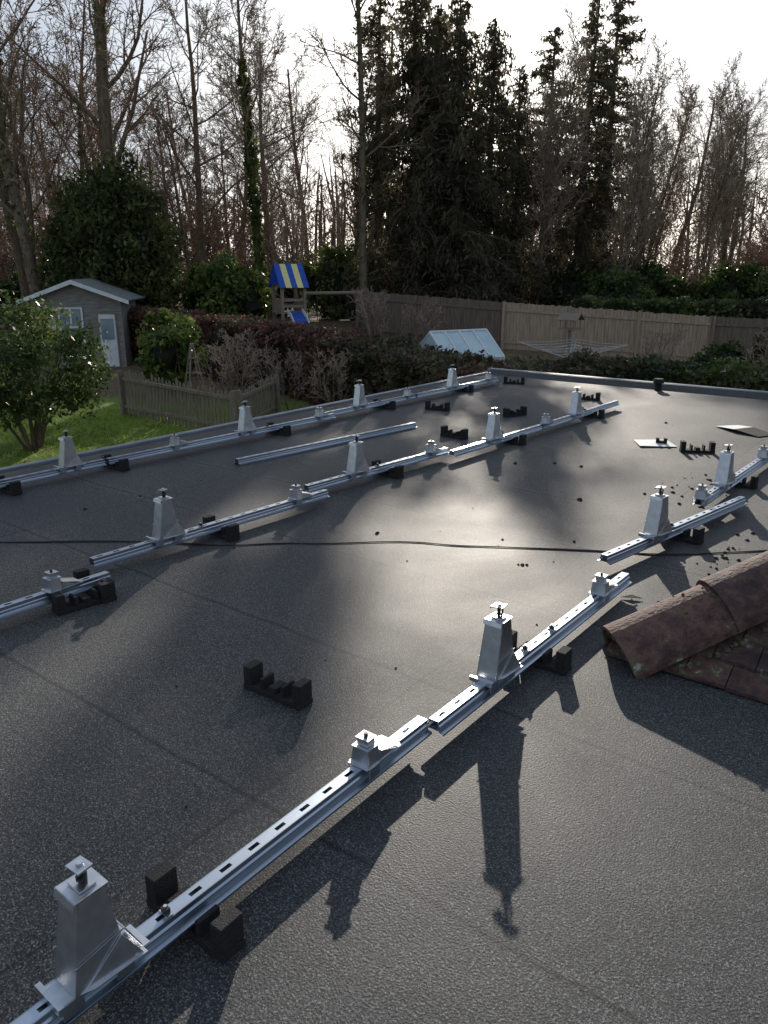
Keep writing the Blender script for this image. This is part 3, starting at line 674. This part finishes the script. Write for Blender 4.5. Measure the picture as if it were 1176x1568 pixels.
# rotary dryer
rd=empty('rotary_clothes_dryer',G(6.15,25.6,-2.1)); b=MB()
b.cyl((0,0,0),(0,0,1.75),.025,.02,8,'alu')
tips=[]
for a in range(4):
    t=a*math.pi/2+.35; p=Vector((1.75*math.cos(t),1.75*math.sin(t),1.38)); tips.append(p)
    b.cyl((0,0,.85),p,.014,.011,6,'alu'); b.cyl((0,0,1.35),tuple(Vector((0,0,.85)).lerp(p,.5)),.009,.009,5,'alu')
link(b.mesh('frame'),'frame',rd)
b=MB()
for f in(.3,.44,.58,.72,.86,1):
    for a in range(4):
        p=Vector((0,0,.85)).lerp(tips[a],f); q=Vector((0,0,.85)).lerp(tips[(a+1)%4],f); m_=(p+q)/2-Vector((0,0,.04*f))
        b.cyl(p,m_,.006,.006,4,'white'); b.cyl(m_,q,.006,.006,4,'white')
link(b.mesh('lines'),'washing_lines',rd)
bt=empty('bird_table',G(6.6,28,-2.0)); b=MB(); b.cyl((0,0,0),(0,0,1.55),.05,.05,8,'timber'); b.box(-.35,.35,-.25,.25,1.55,1.60,'timber')
for x in(-.28,.28):
    for y in(-.2,.2): b.cyl((x,y,1.6),(x,y,1.9),.018,.018,5,'timber')
for sg in(1,-1): b.plate([(-.4,0,2.12),(.4,0,2.12),(.4,sg*.32,1.88),(-.4,sg*.32,1.88)],.02,'timber')
link(b.mesh('table'),'table',bt)
# ------------------------------------------------------------------ trees
BT=[bare_tree('bare_a',1,17,.26),bare_tree('bare_b',2,15,.20,(17,7,6,5),.3,.75),bare_tree('bare_c',3,18,.28,(14,8,6,5),.4,.9,'twig',0,.45),
    bare_tree('bare_d',4,13,.15,(20,8,6,4),.22,.6,'twig2',0,.38,.12),bare_tree('bare_e',5,16,.22,(16,8,6,5),.28,.7,'twig',900,.42)]
wood=empty('woodland_trees')
R=random.Random(99)
for Y,n,smin,smax in((42,11,.55,.75),(47,12,.72,.95),(54,13,.75,1.0),(63,15,.8,1.0),(74,10,.85,1.05)):
    for i in range(n):
        X=(-.72+1.44*(i+R.uniform(.1,.9))/n)*Y; u=X/Y
        s=R.uniform(smin,smax)
        if Y==42 and u>-.05: continue
        if u>.30: s*=.82
        if -.02<u<.26 : s*=.86
        if u>.36 and u<.42: s*=.8
        link(BT[R.randrange(5)],'bare_tree_part',wood,loc=G(X,Y+R.uniform(-2.5,2.5)),rotz=R.random()*6.28,scale=(s,s,s*R.uniform(.9,1.05)))
US=bare_tree('scrub',71,4.2,.05,(16,7,5,3),.05,.75,'twig',0,.6,.08,(0,0),.1,.012)
for i in range(70):
    Y=R.uniform(43,68); X=R.uniform(-.72,.72)*Y; s=R.uniform(.8,1.6)
    link(US,'scrub_part',wood,loc=G(X,Y),rotz=R.random()*6.28,scale=s)
rg=np.random.default_rng(5); n=60000
X=rg.uniform(-95,95,n); Y=rg.uniform(84,100,n)
top=np.array([8.5+3.0*noise.noise(Vector((x*.07,1.3,0)))+2.5*noise.noise(Vector((x*.31,7,0))) for x in X])
z=-1+rg.random(n)**1.2*(top+2.5)
P=np.stack([X*cY-Y*sY,X*sY+Y*cY,z],1)
v,f=leaves(P,1.15,rg,.10,droop=-1.2)
n2=260; X=rg.uniform(-95,95,n2); Y=rg.uniform(82,100,n2); TT=Tubes()
for x,y in zip(X,Y):
    p=G(x,y,-1); h=rg.uniform(9,15); TT.tube([p,p+Vector((rg.normal()*.3,rg.normal()*.3,h*.6)),p+Vector((rg.normal()*.6,rg.normal()*.6,h))],[.22,.14,.04],4)
V,F,mi=cat([(v,f,0),(np.array(TT.V),np.array(TT.F),1)])
link(np_mesh('distant_woodland',V,F,['twig','bark'],mi),'distant_woodland')
def T(me,name,X,Y,rot=0,s=1): return link(me,name,loc=G(X,Y),rotz=rot,scale=s)
big=bare_tree('big_l',11,21,.42,(13,8,6,5),.3,.8,'twig',1800,.36,.05,(0,0),.025)
lean=bare_tree('lean_l',12,17,.30,(12,7,6,5),.3,.8,'twig',1500,.40,.06,(-.10,-.08),.04)
T(big,'ivy_clad_oak_tree',-11.8,36.5); T(lean,'leaning_ivy_tree',-14.2,33.5); T(lean,'leaning_ivy_tree',-16.5,37,2.2,.95)
T(bare_tree('sl1',13,16,.16,(15,7,6,4),.35,.6,'twig',300),'bare_tree',-14.4,39); T(BT[1],'bare_tree',-17.8,40,1.0); T(BT[0],'bare_tree',-9.4,42,2.0,.9)
T(bare_tree('birch',14,15.5,.17,(18,7,6,5),.42,.7,'twig2',3800,.34,.10,(0,0),.05),'ivy_clad_birch_tree',-5.9,37.5)
T(bare_tree('maple',15,9,.14,(14,8,6,5),.2,.8,'twig',0,.5,.1),'bare_tree',-9.1,38,0,1.0)
T(bare_tree('slim',16,19,.22,(16,7,6,4),.38,.9,'twig',500,.25,.03,(0,0),.012),'bare_tree',-1.0,38.5)
CF=[conifer('con_a',31,14.8,3.3,.03,n=28000,leaf=.26,droop=1.0),conifer('con_b',32,13.4,2.9,.05,n=22000,leaf=.26,droop=1.0),conifer('con_c',33,15.2,2.3,.35,n=7000,sparse=.5,droop=.5,leaf=.26,power=.45),conifer('con_d',34,15.0,2.8,.10,n=15000,sparse=.8,leaf=.26,droop=.9)]
T(CF[0],'drooping_conifer_tree',1.5,41,0,1.06); T(CF[1],'drooping_conifer_tree',3.5,40,1.3,1.08); T(CF[0],'drooping_conifer_tree',5.3,42,2.4,.94); T(CF[3],'drooping_conifer_tree',6.9,43.5,4,.82); T(CF[1],'drooping_conifer_tree',2.6,43,3.3,1.10)
T(CF[2],'pine_tree',-.2,44,0,1.05); T(CF[2],'pine_tree',2.8,46,2,1.0)
T(CF[3],'fir_tree',10.6,44,1,1.04); T(CF[2],'fir_tree',12.2,46,2,1.08); T(CF[2],'fir_tree',9.2,47,5,.98)
fine=bare_tree('fine',17,13.5,.14,(20,9,7,4),.15,.55,'twig2',0,.42,.13)
for X,Y,s in((8.0,42,.9),(13.6,43.5,.85),(16.5,42,.72),(18.3,43,.82),(20.5,41,.85),(22.5,43,.9),(15,47,.85),(12,40,.8)): T(fine,'bare_tree',X,Y,R.random()*6,s)
# ------------------------------------------------------------------ light
EL=math.radians(18.8); AZ=math.radians(121.3)
sd=Vector((math.cos(EL)*math.cos(AZ),math.cos(EL)*math.sin(AZ),math.sin(EL)))
sl_=bpy.data.lights.new('sun','SUN'); sl_.energy=5; sl_.angle=math.radians(.5); sl_.color=(1,.91,.79)
so=bpy.data.objects.new('sun',sl_); COL.objects.link(so); so.rotation_euler=(-sd).to_track_quat('-Z','Y').to_euler(); so.location=(0,0,30)
w=bpy.data.worlds.new('World'); scene.world=w; w.use_nodes=True; nt=w.node_tree; bg=nt.nodes['Background']
sky=nt.nodes.new('ShaderNodeTexSky'); sky.sky_type='NISHITA'; sky.sun_disc=False; sky.sun_elevation=EL; sky.sun_rotation=math.radians(90)-AZ+2*math.pi
sky.air_density=1.0; sky.dust_density=1.8; sky.ozone_density=2.0
hs=nt.nodes.new('ShaderNodeHueSaturation'); hs.inputs['Saturation'].default_value=.5; nt.links.new(sky.outputs[0],hs.inputs['Color'])
tc=nt.nodes.new('ShaderNodeTexCoord'); mp=nt.nodes.new('ShaderNodeMapping'); mp.inputs['Scale'].default_value=(1,1,2.6); nt.links.new(tc.outputs['Generated'],mp.inputs[0])
cn=nt.nodes.new('ShaderNodeTexNoise'); cn.inputs['Scale'].default_value=2.6; cn.inputs['Detail'].default_value=6; cn.inputs['Distortion'].default_value=.4; nt.links.new(mp.outputs[0],cn.inputs['Vector'])
cr=ramp(nt,[(.38,(1.7,2.7,4.4)),(.62,(4.9,5.5,6.1))]); nt.links.new(cn.outputs['Fac'],cr.inputs[0])
mx=nt.nodes.new('ShaderNodeMix'); mx.data_type='RGBA'; mx.inputs[0].default_value=.58; nt.links.new(hs.outputs[0],mx.inputs[6]); nt.links.new(cr.outputs[0],mx.inputs[7])
nt.links.new(mx.outputs[2],bg.inputs[0]); bg.inputs[1].default_value=.12
# ------------------------------------------------------------------ camera
cam=bpy.data.cameras.new('camera'); co=bpy.data.objects.new('camera',cam); COL.objects.link(co); scene.camera=co
co.location=(0,0,1.6); co.rotation_euler=(math.radians(90-17.53),0,YAW)
cam.sensor_fit='VERTICAL'; cam.sensor_height=36; cam.lens=36*1178/1568; cam.clip_start=.05; cam.clip_end=2000
scene.view_settings.view_transform='Standard'; scene.view_settings.look='None'; scene.view_settings.exposure=0
